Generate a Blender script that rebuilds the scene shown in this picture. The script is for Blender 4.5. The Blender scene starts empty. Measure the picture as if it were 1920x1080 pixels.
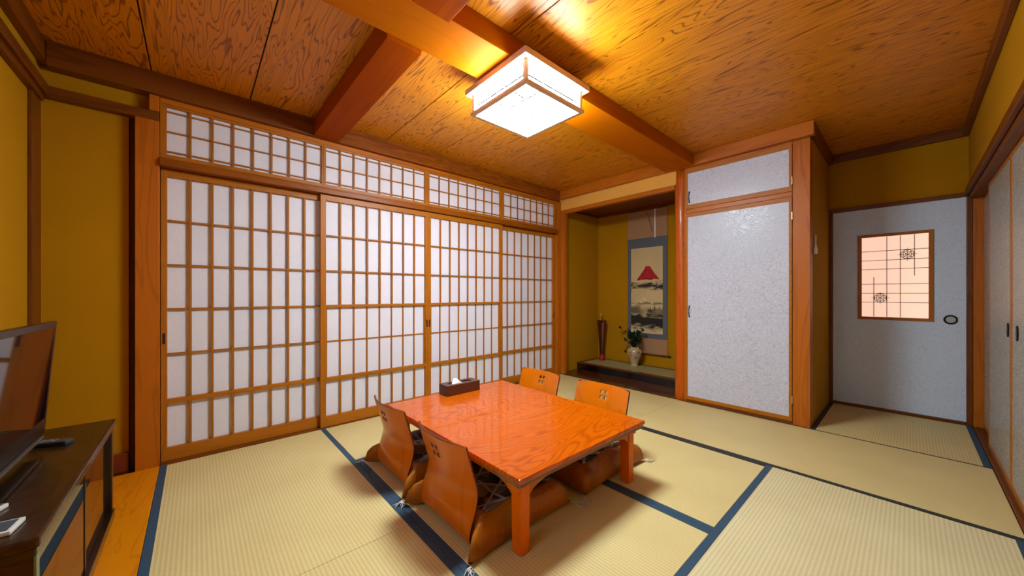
import bpy, bmesh, math, random
from mathutils import Vector, Matrix, Euler
random.seed(7)
SC = bpy.context.scene
COL = SC.collection
PI = math.pi

# ------------------------------------------------------------------ camera
cam_d = bpy.data.cameras.new('camera'); cam = bpy.data.objects.new('camera', cam_d); COL.objects.link(cam)
YAW = math.radians(48.25)
cam.location = (0, 0, 1.0)
cam.rotation_euler = (PI/2, 0, YAW - PI/2)
cam_d.sensor_width = 36.0; cam_d.sensor_fit = 'HORIZONTAL'
cam_d.lens = 664.0/1920*36
cam_d.shift_y = (551.5-540)/1920
cam_d.clip_start = 0.02
SC.camera = cam
# ------------------------------------------------------------------ world, exposure
w = bpy.data.worlds.new('world'); SC.world = w; w.use_nodes = True
w.node_tree.nodes['Background'].inputs[0].default_value = (0.50, 0.72, 1.0, 1)
w.node_tree.nodes['Background'].inputs[1].default_value = 3.2
SC.view_settings.view_transform = 'Standard'; SC.view_settings.look = 'None'
SC.view_settings.exposure = 0.9
SC.view_settings.use_curve_mapping = False
LAMP_STRENGTH = 56.8
LAMP_COLOR = (0.735, 0.91, 1.0, 1)

# ------------------------------------------------------------------ node helpers
def newmat(name):
    m = bpy.data.materials.new(name); m.use_nodes = True
    nt = m.node_tree; b = nt.nodes['Principled BSDF']
    return m, nt, b
class NT:
    def __init__(s, nt): s.nt = nt; s.tc = None
    def n(s, t, **k):
        x = s.nt.nodes.new(t)
        for a, v in k.items(): setattr(x, a, v)
        return x
    def put(s, sock, v):
        if isinstance(v, bpy.types.NodeSocket): s.nt.links.new(v, sock)
        elif v is not None: sock.default_value = v
    def obj(s):
        if s.tc is None: s.tc = s.n('ShaderNodeTexCoord')
        return s.tc.outputs['Object']
    def m(s, op, a, b=None, c=None):
        x = s.n('ShaderNodeMath', operation=op)
        s.put(x.inputs[0], a)
        if b is not None: s.put(x.inputs[1], b)
        if c is not None: s.put(x.inputs[2], c)
        return x.outputs[0]
    def xyz(s, v=None):
        x = s.n('ShaderNodeSeparateXYZ'); s.put(x.inputs[0], v if v is not None else s.obj()); return x.outputs
    def comb(s, x, y, z):
        c = s.n('ShaderNodeCombineXYZ'); s.put(c.inputs[0], x); s.put(c.inputs[1], y); s.put(c.inputs[2], z); return c.outputs[0]
    def noise(s, vec, scale, detail=2.0, rough=0.5, dist=0.0):
        x = s.n('ShaderNodeTexNoise'); s.put(x.inputs['Vector'], vec)
        x.inputs['Scale'].default_value = scale; x.inputs['Detail'].default_value = detail
        x.inputs['Roughness'].default_value = rough; x.inputs['Distortion'].default_value = dist
        return x.outputs[0]
    def ramp(s, f, stops, interp='LINEAR'):
        x = s.n('ShaderNodeValToRGB'); s.put(x.inputs[0], f); cr = x.color_ramp; cr.interpolation = interp
        while len(cr.elements) < len(stops): cr.elements.new(0.5)
        for e, (p, c) in zip(cr.elements, stops):
            e.position = p; e.color = (c, c, c, 1) if isinstance(c, (int, float)) else (*c[:3], 1)
        return x.outputs[0]
    def mix(s, f, a, b, mode='MIX'):
        x = s.n('ShaderNodeMix', data_type='RGBA', blend_type=mode)
        s.put(x.inputs[0], f)
        for i, v in ((6, a), (7, b)):
            if isinstance(v, (tuple, list)): v = (*v[:3], 1)
            s.put(x.inputs[i], v)
        return x.outputs[2]
    def bump(s, h, strength, dist=0.01):
        x = s.n('ShaderNodeBump'); s.put(x.inputs['Height'], h)
        x.inputs['Strength'].default_value = strength; x.inputs['Distance'].default_value = dist
        return x.outputs[0]
def hexs(h):
    c = [int(h[i:i+2], 16)/255 for i in (0, 2, 4)]
    return tuple(x/12.92 if x <= .04045 else ((x+.055)/1.055)**2.4 for x in c)

def G(h, g):
    c = hexs(h); return tuple(min(.92, a*b) for a, b in zip(c, g))

def plain(name, col, rough=0.5, metal=0.0, coat=0.0, noise=0.0, nscale=30, spec=0.5, bump=0.0):
    m, nt, b = newmat(name); t = NT(nt)
    if noise > 0:
        f = t.noise(t.obj(), nscale, 3)
        t.put(b.inputs['Base Color'], t.mix(f, tuple(c*(1-noise) for c in col), tuple(min(1, c*(1+noise)) for c in col)))
        if bump: t.put(b.inputs['Normal'], t.bump(f, bump, .003))
    else: b.inputs['Base Color'].default_value = (*col, 1)
    b.inputs['Roughness'].default_value = rough; b.inputs['Metallic'].default_value = metal
    b.inputs['Coat Weight'].default_value = coat; b.inputs['Coat Roughness'].default_value = .05
    b.inputs['Specular IOR Level'].default_value = spec
    return m

def wood(name, light, dark, axis='Z', rough=0.45, coat=0.0, scale=1.0, figure=0.5, rings=9.0,
         board=None, aspect=9.0, fibre=0.35, blotch=0.25, line=(0.62, 0.9), distort=0.6, bump=0.15, spec=0.28, streak=0.0):
    """timber: growth rings drawn as contour lines of a noise field stretched along the grain"""
    m, nt, b = newmat(name); t = NT(nt)
    o = t.xyz()
    ax = {'X': 0, 'Y': 1, 'Z': 2}[axis]
    along = t.m('DIVIDE', o[ax], aspect)
    p = [o[i] for i in range(3) if i != ax]
    if board:            # (index in p, first seam, pitch): every board its own figure
        bi, x0, pitch = board
        idx = t.m('FLOOR', t.m('DIVIDE', t.m('SUBTRACT', p[bi], x0), pitch))
        along = t.m('ADD', along, t.m('MULTIPLY', idx, 3.37))
        tone = t.m('FRACT', t.m('MULTIPLY', t.m('SINE', t.m('MULTIPLY', idx, 12.99)), 43.7))
    v = t.comb(p[0], p[1], along)
    n1 = t.noise(v, 5.0*scale, 3.0, .5, distort)
    r = t.m('FRACT', t.m('MULTIPLY', n1, rings))
    tri = t.m('ABSOLUTE', t.m('SUBTRACT', t.m('MULTIPLY', r, 2.0), 1.0))
    ln = t.ramp(tri, [(line[0], 0.0), (line[1], 1.0)])
    vf = t.comb(t.m('MULTIPLY', p[0], 6), t.m('MULTIPLY', p[1], 6), along)
    n2 = t.noise(vf, 45.0*scale, 3.0, .6)
    n3 = t.noise(v, 1.7*scale, 2.0)
    f = t.m('MULTIPLY', ln, figure)
    f = t.m('ADD', f, t.m('MULTIPLY', t.m('SUBTRACT', n2, .5), fibre*2))
    f = t.m('ADD', f, t.m('MULTIPLY', t.m('SUBTRACT', n3, .5), blotch*2))
    if board: f = t.m('ADD', f, t.m('MULTIPLY', tone, .10))
    if streak:
        n4 = t.noise(t.comb(t.m('MULTIPLY', p[0], 5), t.m('MULTIPLY', p[1], 5), t.m('MULTIPLY', along, 1.6)), 17.0, 3.0, .65)
        f = t.m('ADD', f, t.m('MULTIPLY', t.m('SUBTRACT', n4, .5), streak*2))
    f.node.use_clamp = True
    t.put(b.inputs['Base Color'], t.mix(f, light, dark))
    b.inputs['Roughness'].default_value = rough
    b.inputs['Specular IOR Level'].default_value = spec
    b.inputs['Coat Weight'].default_value = coat; b.inputs['Coat Roughness'].default_value = .06
    t.put(b.inputs['Normal'], t.bump(t.m('ADD', ln, n2), bump, .0015))
    return m

# ------------------------------------------------------------------ materials
M = {}
for a in 'XYZ':
    M['frame'+a] = wood('shoji frame timber '+a, G('B4702A', (1, .87, .22)), G('7E430F', (1, .87, .22)), a, rough=.42, figure=.25, rings=6, scale=1.6)
    M['post'+a] = wood('pillar timber '+a, G('BC6C2A', (1, .87, .25)), G('8A4512', (1, .87, .25)), a, rough=.38, figure=.35, rings=7, scale=1.2)
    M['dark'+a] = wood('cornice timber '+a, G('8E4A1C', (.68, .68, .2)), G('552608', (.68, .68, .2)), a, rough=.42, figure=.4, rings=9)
M['lattice'] = wood('lattice timber', G('AE6C2C', (.95, .85, .2)), G('7E4615', (.95, .85, .2)), 'Z', rough=.5, figure=.2, rings=4, scale=2)
M['ceiling'] = wood('figured cedar ceiling boards', G('CE8842', (1.14, 1.0, .12)), G('6A330C', (1.14, 1.0, .12)), 'Y', rough=.36, figure=.72, rings=27, streak=.30,
                    board=(0, -.19, .4555), aspect=10, scale=1.35, fibre=.25, blotch=.14, line=(.68, .93), distort=.4, bump=.3)
M['beam'] = wood('planed beam', G('C9772A', (.78, .58, .02)), G('94500F', (.78, .58, .02)), 'X', rough=.5, spec=.02, figure=.22, rings=6, aspect=10, blotch=.2, fibre=.2)
M['beamY'] = wood('planed cross beam', G('B26726', (.8, .42, .01)), G('7E410E', (.8, .42, .01)), 'Y', rough=.5, spec=.02, figure=.22, rings=5, aspect=10, blotch=.25, fibre=.2)
M['table'] = wood('zelkova table top', G('E8741A', (.76, .62, .03)), G('A83E08', (.80, .60, .03)), 'X', rough=.28, coat=.38, spec=.15, figure=.62, rings=46, aspect=2.6,
                  scale=.42, fibre=.3, blotch=.14, line=(.35, 1.0), distort=.9, bump=.05)
M['tleg'] = wood('table leg timber', G('CE5E14', (1.3, 1.4, .08)), G('9A3C08', (1.3, 1.4, .08)), 'Z', rough=.35, coat=.12, spec=.12, figure=.3, rings=6, scale=1.5)
M['tapron'] = wood('table apron timber', G('BA5A16', (1.2, 1.3, .1)), G('843608', (1.2, 1.3, .1)), 'X', rough=.35, coat=.12, spec=.12, figure=.3, rings=6)
M['tedge'] = wood('dark table underframe', hexs('8E5A2C'), hexs('5C3414'), 'X', rough=.35, coat=.3, figure=.25, rings=6)
M['chair'] = wood('bent plywood', G('E88A30', (.86, .60, .05)), G('BE6414', (.86, .60, .05)), 'Z', rough=.28, coat=.22, spec=.15, figure=.22, rings=5, fibre=.18, blotch=.18)
M['chairedge'] = plain('dark plywood edge', hexs('5A2010'), .4)
M['toko'] = wood('dark alcove floorboard', hexs('5A2A12'), hexs('2C1006'), 'Y', rough=.2, coat=.5, figure=.35, rings=6)
M['floorboard'] = wood('orange floorboard', G('D98A2E', (1.1, .94, .1)), G('B4640F', (1.1, .94, .1)), 'Y', rough=.28, coat=.2, figure=.45, rings=7, aspect=6, scale=1.2, line=(.75, .95), fibre=.15)
M['burl'] = wood('dark glossy burl stand', hexs('3A2210'), hexs('100703'), 'Y', rough=.3, coat=.3, spec=.3, figure=.6, rings=9, aspect=2, scale=1.1, blotch=.5, line=(.3, .9), distort=1.2)
M['standdark'] = plain('near black lacquered timber', hexs('1E130D'), .25, coat=.5)
M['basewood'] = wood('reddish baseboard', hexs('7C3414'), hexs('54200A'), 'X', rough=.35, figure=.2, rings=5)
M['lampwood'] = plain('pale lamp timber', hexs('DDB898'), .5)
M['black'] = plain('black lacquer', hexs('0B0909'), .12, coat=.8)
M['tissuebox'] = plain('dark leatherette', hexs('4E2414'), .35, noise=.25, nscale=120, coat=.2)
M['tissue'] = plain('white tissue paper', hexs('ECE8E4'), .8)
M['metal'] = plain('brass hinge', hexs('D8C49A'), .25, metal=1)
M['iron'] = plain('black iron pull', hexs('14110F'), .4, metal=.6)
M['silver'] = plain('silver trim', hexs('A9A29A'), .25, metal=.9)
M['white'] = plain('white plastic', hexs('E6E0D4'), .35)
M['greyplastic'] = plain('dark grey plastic', hexs('3E4044'), .35)
M['greypanel'] = plain('blue grey display', hexs('4E545C'), .15)
M['tvblack'] = plain('glossy black plastic', hexs('070606'), .28)
M['red'] = plain('bright red cloth', hexs('B80818'), .7)
M['maroon'] = plain('maroon lacquer', hexs('4A0D12'), .1, coat=1)
M['gold'] = plain('aged gold', hexs('C8A060'), .35, metal=.5)
M['cord'] = plain('white cotton cord', hexs('D9D3C8'), .85)
M['leaf'] = plain('dark green leaf', hexs('1C3A1E'), .35, noise=.5, nscale=40)
M['bud'] = plain('dark purple bud', hexs('2A1420'), .6)
M['heri'] = plain('indigo cloth border', hexs('29475C'), .6, noise=.35, nscale=260)
M['heridark'] = plain('blackish border cloth with shade in colour', hexs('2E2C26'), .7, noise=.3, nscale=260)  # same indigo cloth, dark look from light direction put into its colour
M['clothbrown'] = plain('tan scroll silk', hexs('AE8058'), .75, noise=.1, nscale=90)
M['clothgrey'] = plain('slate blue brocade', hexs('5C6066'), .7, noise=.18, nscale=200)
M['lampline'] = plain('dark paper seam', (.004, .004, .004), .9, spec=.02)

def wall_mat(name, col):
    m, nt, b = newmat(name); t = NT(nt)
    n = t.noise(t.obj(), 220, 3, .7); n2 = t.noise(t.obj(), 2.5, 3)
    f = t.m('ADD', t.m('MULTIPLY', n, .6), t.m('MULTIPLY', n2, .4))
    t.put(b.inputs['Base Color'], t.mix(f, tuple(c*.82 for c in col), tuple(min(1, c*1.18) for c in col)))
    b.inputs['Roughness'].default_value = .92; b.inputs['Specular IOR Level'].default_value = .15
    t.put(b.inputs['Normal'], t.bump(n, .25, .002))
    return m
M['wall'] = wall_mat('mustard sand plaster', G('BC9110', (.92, .73, .06)))
M['beige'] = wall_mat('pale sand plaster', G('D6A860', (1.18, .97, .57)))
M['outer'] = plain('plain backing', hexs('8A7040'), .9)

def tatami_mat(name, axis, k=(1, 1, 1)):
    m, nt, b = newmat(name); t = NT(nt)
    o = t.xyz(); q = o[1] if axis == 'X' else o[0]; along = o[0] if axis == 'X' else o[1]
    s = t.m('SINE', t.m('MULTIPLY', q, 2*PI/.0145))
    rib = t.m('MULTIPLY_ADD', s, .5, .5)
    fine = t.noise(t.comb(t.m('MULTIPLY', q, 60), t.m('MULTIPLY', along, 500), 0), 1, 2)
    big = t.noise(t.obj(), 3, 3)
    f = t.m('ADD', t.m('MULTIPLY', rib, .24), t.m('ADD', t.m('MULTIPLY', fine, .4), t.m('MULTIPLY', big, .3)))
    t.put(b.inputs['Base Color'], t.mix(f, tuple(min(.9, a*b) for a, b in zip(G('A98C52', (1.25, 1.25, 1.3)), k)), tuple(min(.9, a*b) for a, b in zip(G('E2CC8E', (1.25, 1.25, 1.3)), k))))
    b.inputs['Roughness'].default_value = .55; b.inputs['Specular IOR Level'].default_value = .35
    t.put(b.inputs['Normal'], t.bump(rib, .22, .0012))
    return m
M['tatamiX'] = tatami_mat('woven rush X', 'X'); M['tatamiY'] = tatami_mat('woven rush Y', 'Y'); M['tatamiP'] = tatami_mat('pale newer woven rush', 'X', (1.03, 1.1, 1.4))

def paper_mat():
    m, nt, b = newmat('shoji paper'); t = NT(nt)
    n = t.noise(t.comb(t.m('MULTIPLY', t.xyz()[0], 3), 0, t.xyz()[2]), 40, 4, .7)
    t.put(b.inputs['Base Color'], t.mix(n, hexs('DCD6E0'), hexs('EFEAF0')))
    b.inputs['Roughness'].default_value = .8; b.inputs['Specular IOR Level'].default_value = .2
    return m
M['paper'] = paper_mat()

def fusuma_mat(name, c1, c2, sc=26.0):
    m, nt, b = newmat(name); t = NT(nt)
    n = t.noise(t.obj(), sc*.62, 2, .5, 2.6)
    r = t.m('ABSOLUTE', t.m('SUBTRACT', t.m('FRACT', t.m('MULTIPLY', n, 5)), .5))
    k = t.ramp(r, [(.18, 0.0), (.30, 1.0)])
    g = t.noise(t.obj(), 400, 2)
    t.put(b.inputs['Base Color'], t.mix(t.m('ADD', t.m('MULTIPLY', k, .45), t.m('MULTIPLY', g, .25)), c1, c2))
    t.put(b.inputs['Roughness'], t.m('MULTIPLY_ADD', k, .25, .27))
    b.inputs['Specular IOR Level'].default_value = .5
    t.put(b.inputs['Normal'], t.bump(t.m('ADD', k, t.m('MULTIPLY', g, .6)), .25, .0012))
    return m
M['fusuma'] = fusuma_mat('silver patterned door paper', hexs('BFBFCC'), hexs('DCDCE9'))
M['fusumadoor'] = fusuma_mat('blue grey door paper', (.60, .68, .82), (.74, .80, .90), 34)
M['fusumaside'] = fusuma_mat('grey sliding door paper', G('A5A198', (.84, .8, .75)), G('C4C0B8', (.84, .8, .75)), 40)

def emit(name, col, s):
    m, nt, b = newmat(name)
    b.inputs['Base Color'].default_value = (*col[:3], 1)
    b.inputs['Emission Color'].default_value = (*col[:3], 1); b.inputs['Emission Strength'].default_value = s
    b.inputs['Roughness'].default_value = .8
    return m
M['lamp'] = emit('lit lamp paper', LAMP_COLOR, LAMP_STRENGTH)
M['lit'] = emit('warm backlit paper', hexs('F0C4AC'), .55)

def cushion_mats():
    m, nt, b = newmat('brown satin'); t = NT(nt)
    n = t.noise(t.obj(), 6, 3, .6, 1.0)
    t.put(b.inputs['Base Color'], t.mix(n, hexs('6A3203'), hexs('CC760A')))
    b.inputs['Roughness'].default_value = .40; b.inputs['Specular IOR Level'].default_value = .3
    t.put(b.inputs['Normal'], t.bump(t.noise(t.comb(t.m('MULTIPLY', t.xyz()[0], 20), t.m('MULTIPLY', t.xyz()[1], 20), t.m('MULTIPLY', t.xyz()[2], 3)), 1, 3, .55, .8), .7, .012))
    M['satin'] = m
    m, nt, b = newmat('printed cushion cover'); t = NT(nt)
    o = t.xyz(); P_ = .13
    lines = None
    for k in range(3):
        a = k*PI/3
        u = t.m('ADD', t.m('MULTIPLY', o[0], math.cos(a)/P_), t.m('MULTIPLY', o[1], math.sin(a)/P_))
        for off in (0.0,):
            d = t.m('ABSOLUTE', t.m('SUBTRACT', t.m('FRACT', t.m('ADD', u, off)), .5))
            l = t.m('LESS_THAN', d, .045)
            lines = l if lines is None else t.m('MAXIMUM', lines, l)
    vo = t.n('ShaderNodeTexVoronoi'); vo.inputs['Scale'].default_value = 12; t.put(vo.inputs['Vector'], t.obj())
    patch = t.m('GREATER_THAN', t.xyz(vo.outputs['Color'])[0], .72)
    c = t.mix(patch, hexs('1E120C'), hexs('6A5A48'))
    t.put(b.inputs['Base Color'], t.mix(lines, c, hexs('9C9288')))
    b.inputs['Roughness'].default_value = .6
    M['cover'] = m
cushion_mats()

def glass_dark():
    m, nt, b = newmat('smoked reflective glass')
    b.inputs['Base Color'].default_value = (.01, .008, .006, 1); b.inputs['Roughness'].default_value = .02
    b.inputs['IOR'].default_value = 2.6
    b.inputs['Specular Tint'].default_value = (1, 1, 1, 1)
    return m
M['glass'] = glass_dark()
def tvscreen():
    m, nt, b = newmat('dark glossy screen')
    b.inputs['Base Color'].default_value = (.006, .005, .005, 1); b.inputs['Roughness'].default_value = .04
    b.inputs['IOR'].default_value = 1.7
    return m
M['screen'] = tvscreen()

# ------------------------------------------------------------------ mesh helpers
def NB(): return bmesh.new()
def box(bm, x0, x1, y0, y1, z0, z1, bev=0.0):
    t = bmesh.new()
    bmesh.ops.create_cube(t, size=1.0)
    for v in t.verts:
        v.co = Vector(((x0+x1)/2+v.co.x*(x1-x0), (y0+y1)/2+v.co.y*(y1-y0), (z0+z1)/2+v.co.z*(z1-z0)))
    if bev > 0:
        bmesh.ops.bevel(t, geom=t.edges[:], offset=bev, segments=2, affect='EDGES', profile=.6)
    join(bm, t)
    return bm
def join(bm, t, mat=None):
    vs = {}
    for v in t.verts: vs[v] = bm.verts.new(mat @ v.co if mat else v.co)
    for f in t.faces:
        try:
            nf = bm.faces.new([vs[v] for v in f.verts]); nf.smooth = f.smooth; nf.material_index = f.material_index
        except ValueError: pass
    t.free()
def prism(bm, pts, axis, a0, a1, bev=0.0):
    """extrude the polygon pts (2D, in the two other axes, in order) from a0 to a1 along axis"""
    t = bmesh.new()
    def P(p, a): return {'X': (a, p[0], p[1]), 'Y': (p[0], a, p[1]), 'Z': (p[0], p[1], a)}[axis]
    A = [t.verts.new(P(p, a0)) for p in pts]; B = [t.verts.new(P(p, a1)) for p in pts]
    t.faces.new(A); t.faces.new(B[::-1])
    for i in range(len(pts)):
        j = (i+1) % len(pts); t.faces.new((A[i], B[i], B[j], A[j]))
    bmesh.ops.recalc_face_normals(t, faces=t.faces[:])
    if bev > 0: bmesh.ops.bevel(t, geom=t.edges[:], offset=bev, segments=2, affect='EDGES', profile=.6)
    join(bm, t); return bm
def lathe(bm, prof, cx, cy, n=32, sx=1.0, sy=1.0):
    rings = []
    for r, z in prof:
        rings.append([bm.verts.new((cx+sx*r*math.cos(2*PI*i/n), cy+sy*r*math.sin(2*PI*i/n), z)) for i in range(n)] if r > 1e-5
                     else [bm.verts.new((cx, cy, z))])
    for a, b in zip(rings, rings[1:]):
        for i in range(n):
            j = (i+1) % n
            q = [a[i % len(a)], a[j % len(a)], b[j % len(b)], b[i % len(b)]]
            u = []
            for v in q:
                if v not in u: u.append(v)
            if len(u) > 2:
                f = bm.faces.new(u); f.smooth = True
    return bm
def tube(bm, pts, r, n=8, taper=None):
    pts = [Vector(p) for p in pts]; rings = []
    for i, p in enumerate(pts):
        d = (pts[min(i+1, len(pts)-1)]-pts[max(i-1, 0)]).normalized()
        u = d.cross(Vector((0, 0, 1)))
        if u.length < 1e-3: u = d.cross(Vector((1, 0, 0)))
        u.normalize(); v = d.cross(u)
        rr = r if taper is None else r+(taper-r)*i/(len(pts)-1)
        rings.append([bm.verts.new(p+rr*(math.cos(2*PI*k/n)*u+math.sin(2*PI*k/n)*v)) for k in range(n)])
    for a, b in zip(rings, rings[1:]):
        for k in range(n):
            f = bm.faces.new((a[k], a[(k+1) % n], b[(k+1) % n], b[k])); f.smooth = True
    bm.faces.new(rings[0][::-1]); bm.faces.new(rings[-1])
    return bm
def obj(name, bm, mat, parent=None, label=None, local=False):
    bmesh.ops.recalc_face_normals(bm, faces=bm.faces[:])
    me = bpy.data.meshes.new(name); bm.to_mesh(me); bm.free()
    if mat is not None: me.materials.append(mat)
    o = bpy.data.objects.new(name, me); COL.objects.link(o)
    if parent:
        o.parent = parent
        if not local:
            r = parent; off = Vector((0, 0, 0))
            while r: off += r.location; r = r.parent
            for v in me.vertices: v.co -= off
    if label: o['label'] = label
    return o
def tag(o, label, cat, group=None):
    o['label'] = label; o['category'] = cat
    if group: o['group'] = group
    return o
def thing(name, loc, label=None, cat=None, group=None, rz=0.0, rot=None):
    o = bpy.data.objects.new(name, None); COL.objects.link(o); o.empty_display_size = .05
    o.location = loc; o.rotation_euler = rot if rot else (0, 0, rz)
    if label: tag(o, label, cat, group)
    return o
def struct(name, bm, mat, label=None, cat='structure'):
    o = obj(name, bm, mat); o['kind'] = 'structure'
    if label: o['label'] = label; o['category'] = cat
    return o
def sthing(name, loc, label, cat):
    o = thing(name, loc, label, cat); o['kind'] = 'structure'; return o
def B(*a, bev=0.0): return box(NB(), *a, bev=bev)
def dup(root, loc=None, rz=None, label=None, flip=None):
    def cp(o, par):
        c = o.copy(); COL.objects.link(c)
        if par: c.parent = par
        for ch in list(o.children): cp(ch, c)
        return c
    r = cp(root, None)
    if loc is not None: r.location = loc
    if rz is not None: r.rotation_euler = (0, 0, rz)
    if label: r['label'] = label
    return r

# ================================================================== THE ROOM
ZC = 2.275                       # ceiling
# floor slab below the mats, wooden strip at left
struct('floor', B(-.80, 4.6, -.60, 3.2, -.12, -.045), M['outer'], 'floor slab under the straw mats', 'floor')
struct('floor_edge_board', B(-.595, -.157, -.42, 2.90, -.045, 0.0, bev=.002), M['floorboard'], 'orange polished floorboard strip beside the mats, under the television stand', 'floor')
bpy.data.objects['floor_edge_board'].name = 'trim_1'

# walls
wy0, wy1, wz0, wz1 = .20, 1.15, .95, 1.80
bm = NB(); box(bm, -.70, -.595, wy1, 3.05, -.045, ZC); box(bm, -.70, -.595, -.55, wy0, -.045, ZC)
box(bm, -.70, -.595, wy0, wy1, -.045, wz0); box(bm, -.70, -.595, wy0, wy1, wz1, ZC)
struct('wall_left', bm, M['wall'], 'mustard plaster wall beside the television', 'wall')
def window_left():  # unseen window added as guessed source of the nook door's cool sheen
    d = sthing('window_5', (-.65, .675, wz0), 'unseen daylight window added in the left wall beside the viewer', 'window')
    bm = NB()
    for q in ((wy0, wy0+.035, wz0, wz1), (wy1-.035, wy1, wz0, wz1), (wy0+.035, wy1-.035, wz0, wz0+.035), (wy0+.035, wy1-.035, wz1-.035, wz1), (.66, .69, wz0+.035, wz1-.035)):
        box(bm, -.665, -.63, *q, bev=.002)
    obj('window_frame', bm, M['postZ'], d)
    m = bpy.data.materials.new('added window glass'); m.use_nodes = True; nt = m.node_tree
    for n_ in list(nt.nodes):
        if n_.type != 'OUTPUT_MATERIAL': nt.nodes.remove(n_)
    out = nt.nodes['Material Output']; mx = nt.nodes.new('ShaderNodeMixShader'); tr = nt.nodes.new('ShaderNodeBsdfTransparent'); gs = nt.nodes.new('ShaderNodeBsdfGlossy')
    mx.inputs[0].default_value = .06; gs.inputs['Roughness'].default_value = .02
    nt.links.new(tr.outputs[0], mx.inputs[1]); nt.links.new(gs.outputs[0], mx.inputs[2]); nt.links.new(mx.outputs[0], out.inputs[0])
    obj('pane', B(-.652, -.648, wy0+.03, wy1-.03, wz0+.03, wz1-.03), m, d)
    a = bpy.data.lights.new('window_portal', 'AREA'); a.shape = 'RECTANGLE'; a.size = wz1-wz0; a.size_y = wy1-wy0
    a.cycles.is_portal = True
    o = bpy.data.objects.new('window_portal', a); COL.objects.link(o); o.location = (-.70, (wy0+wy1)/2, (wz0+wz1)/2); o.rotation_euler = (0, -PI/2, 0)
window_left()
bm = NB(); box(bm, -.595, -.285, 2.955, 3.05, -.045, 2.03); box(bm, -.595, -.201, 2.955, 3.05, 2.03, ZC); box(bm, -.300, -.256, 3.03, 3.06, -.045, 2.03); struct('wall_back_left', bm, M['wall'], 'short mustard plaster wall left of the paper doors', 'wall')
bm = NB(); box(bm, -.165, 3.30, 3.02, 3.08, -.045, ZC)
struct('wall_back', bm, plain('dark timber backing', hexs('24140A'), .8), 'dark backing behind the paper doors', 'wall')
bm = NB(); box(bm, -.75, 4.62, 3.085, 3.14, -.12, ZC+.05); box(bm, 4.505, 4.62, -.62, 3.08, -.12, ZC+.05); box(bm, -.75, 4.50, -.62, -.555, -.12, ZC+.05); box(bm, -.75, -.705, 1.20, 3.08, -.12, ZC+.05); box(bm, -.75, -.705, -.55, .15, -.12, ZC+.05)
struct('wall_outer_added', bm, M['outer'], 'outer shell added around the room to seal out sky light', 'wall')  # unseen enclosure added to stop sky light leaking in
# right wall: plaster above the sliding doors, closed wall behind the camera
bm = NB(); box(bm, -.595, 4.40, -.40, -.305, 1.80, ZC); box(bm, -.595, 1.60, -.40, -.325, -.045, 1.80)
struct('wall_right', bm, M['wall'], 'mustard plaster wall above the sliding closet doors', 'wall')
bm = NB(); box(bm, 1.60, 4.42, -.50, -.40, -.045, ZC); struct('wall_right_back', bm, M['outer'], 'backing wall behind the sliding closet doors', 'wall')
# entry nook
bm = NB(); box(bm, 4.40, 4.50, -.50, .52, 1.775, ZC); struct('wall_nook', bm, M['wall'], 'mustard plaster wall above the blue-grey door', 'wall')
bm = NB(); box(bm, 3.515, 4.40, .492, .56, -.045, ZC); struct('wall_nook_side', bm, M['wall'], 'narrow mustard return wall beside the closet post', 'wall')
# closet and alcove shells
bm = NB(); box(bm, 3.45, 3.52, .60, 1.38, -.045, ZC); struct('wall_closet', bm, M['outer'], 'closet carcass behind the white doors', 'wall')
bm = NB(); box(bm, 3.47, 4.36, 2.945, 3.05, -.045, ZC); struct('wall_alcove_left', bm, M['wall'], 'mustard side wall of the display alcove', 'wall')
bm = NB(); box(bm, 4.275, 4.36, 1.38, 2.945, -.045, ZC); struct('wall_alcove_back', bm, M['wall'], 'mustard back wall of the display alcove behind the scroll', 'wall')
bm = NB(); box(bm, 3.52, 4.275, 1.38, 1.45, -.045, ZC); struct('wall_alcove_right', bm, M['wall'], 'hidden side wall of the alcove', 'wall')
bm = NB(); box(bm, 3.415, 3.47, 1.45, 2.92, 2.045, ZC-.0); struct('wall_alcove_top', bm, M['beige'], 'pale beige plaster band over the display alcove', 'wall')
bm = NB(); box(bm, 3.47, 4.275, 1.45, 2.945, 2.10, 2.14); struct('ceiling_alcove', bm, M['darkY'], 'low dark timber ceiling inside the alcove', 'ceiling')

# ceiling boards with open dark joints
bm = NB(); x = -.19-.4555
while x < 4.5:
    a, b_ = max(x+.0034, -.65), min(x+.4555-.0034, 4.45)
    if b_ > a: box(bm, a, b_, -.45, 3.04, ZC, ZC+.012)
    x += .4555
struct('ceiling', bm, M['ceiling'], 'ceiling of wide figured cedar boards with dark joints', 'ceiling')
struct('ceiling_backing', B(-.72, 4.52, -.52, 3.1, ZC+.014, ZC+.05), plain('dark void', hexs('1C0D05'), .9), 'dark void above ceiling joints', 'ceiling')

# cornices
def trim(n, m, label, *boxes, bev=.003):
    bm = NB()
    for q in boxes: box(bm, *q, bev=bev)
    o = struct('trim_%d' % n, bm, m, label, 'trim'); return o
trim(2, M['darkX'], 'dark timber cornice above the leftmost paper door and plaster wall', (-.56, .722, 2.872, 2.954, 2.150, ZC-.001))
M['cornicefig'] = wood('figured cornice timber', G('B86E30', (.55, .40, .12)), G('6E3810', (.6, .42, .12)), 'X', rough=.42, figure=.6, rings=12, scale=2.2, aspect=12, line=(.3, .9), spec=.1)  # stripes are grain; lighter tone than the left cornice is lamplight put into colour
trim(36, M['cornicefig'], 'striped timber cornice, lamplight in its lighter colour, right of the cross beam end', (.7225, 3.36, 2.872, 2.954, 2.150, ZC-.001))
trim(3, M['postY'], 'timber cornice above closet and alcove', (3.362, 3.414, .461, 2.872, 2.172, ZC-.001))
trim(4, M['darkX'], 'dark cornice along the nook return wall', (3.416, 4.358, .461, .491, 2.185, ZC-.001))
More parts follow.
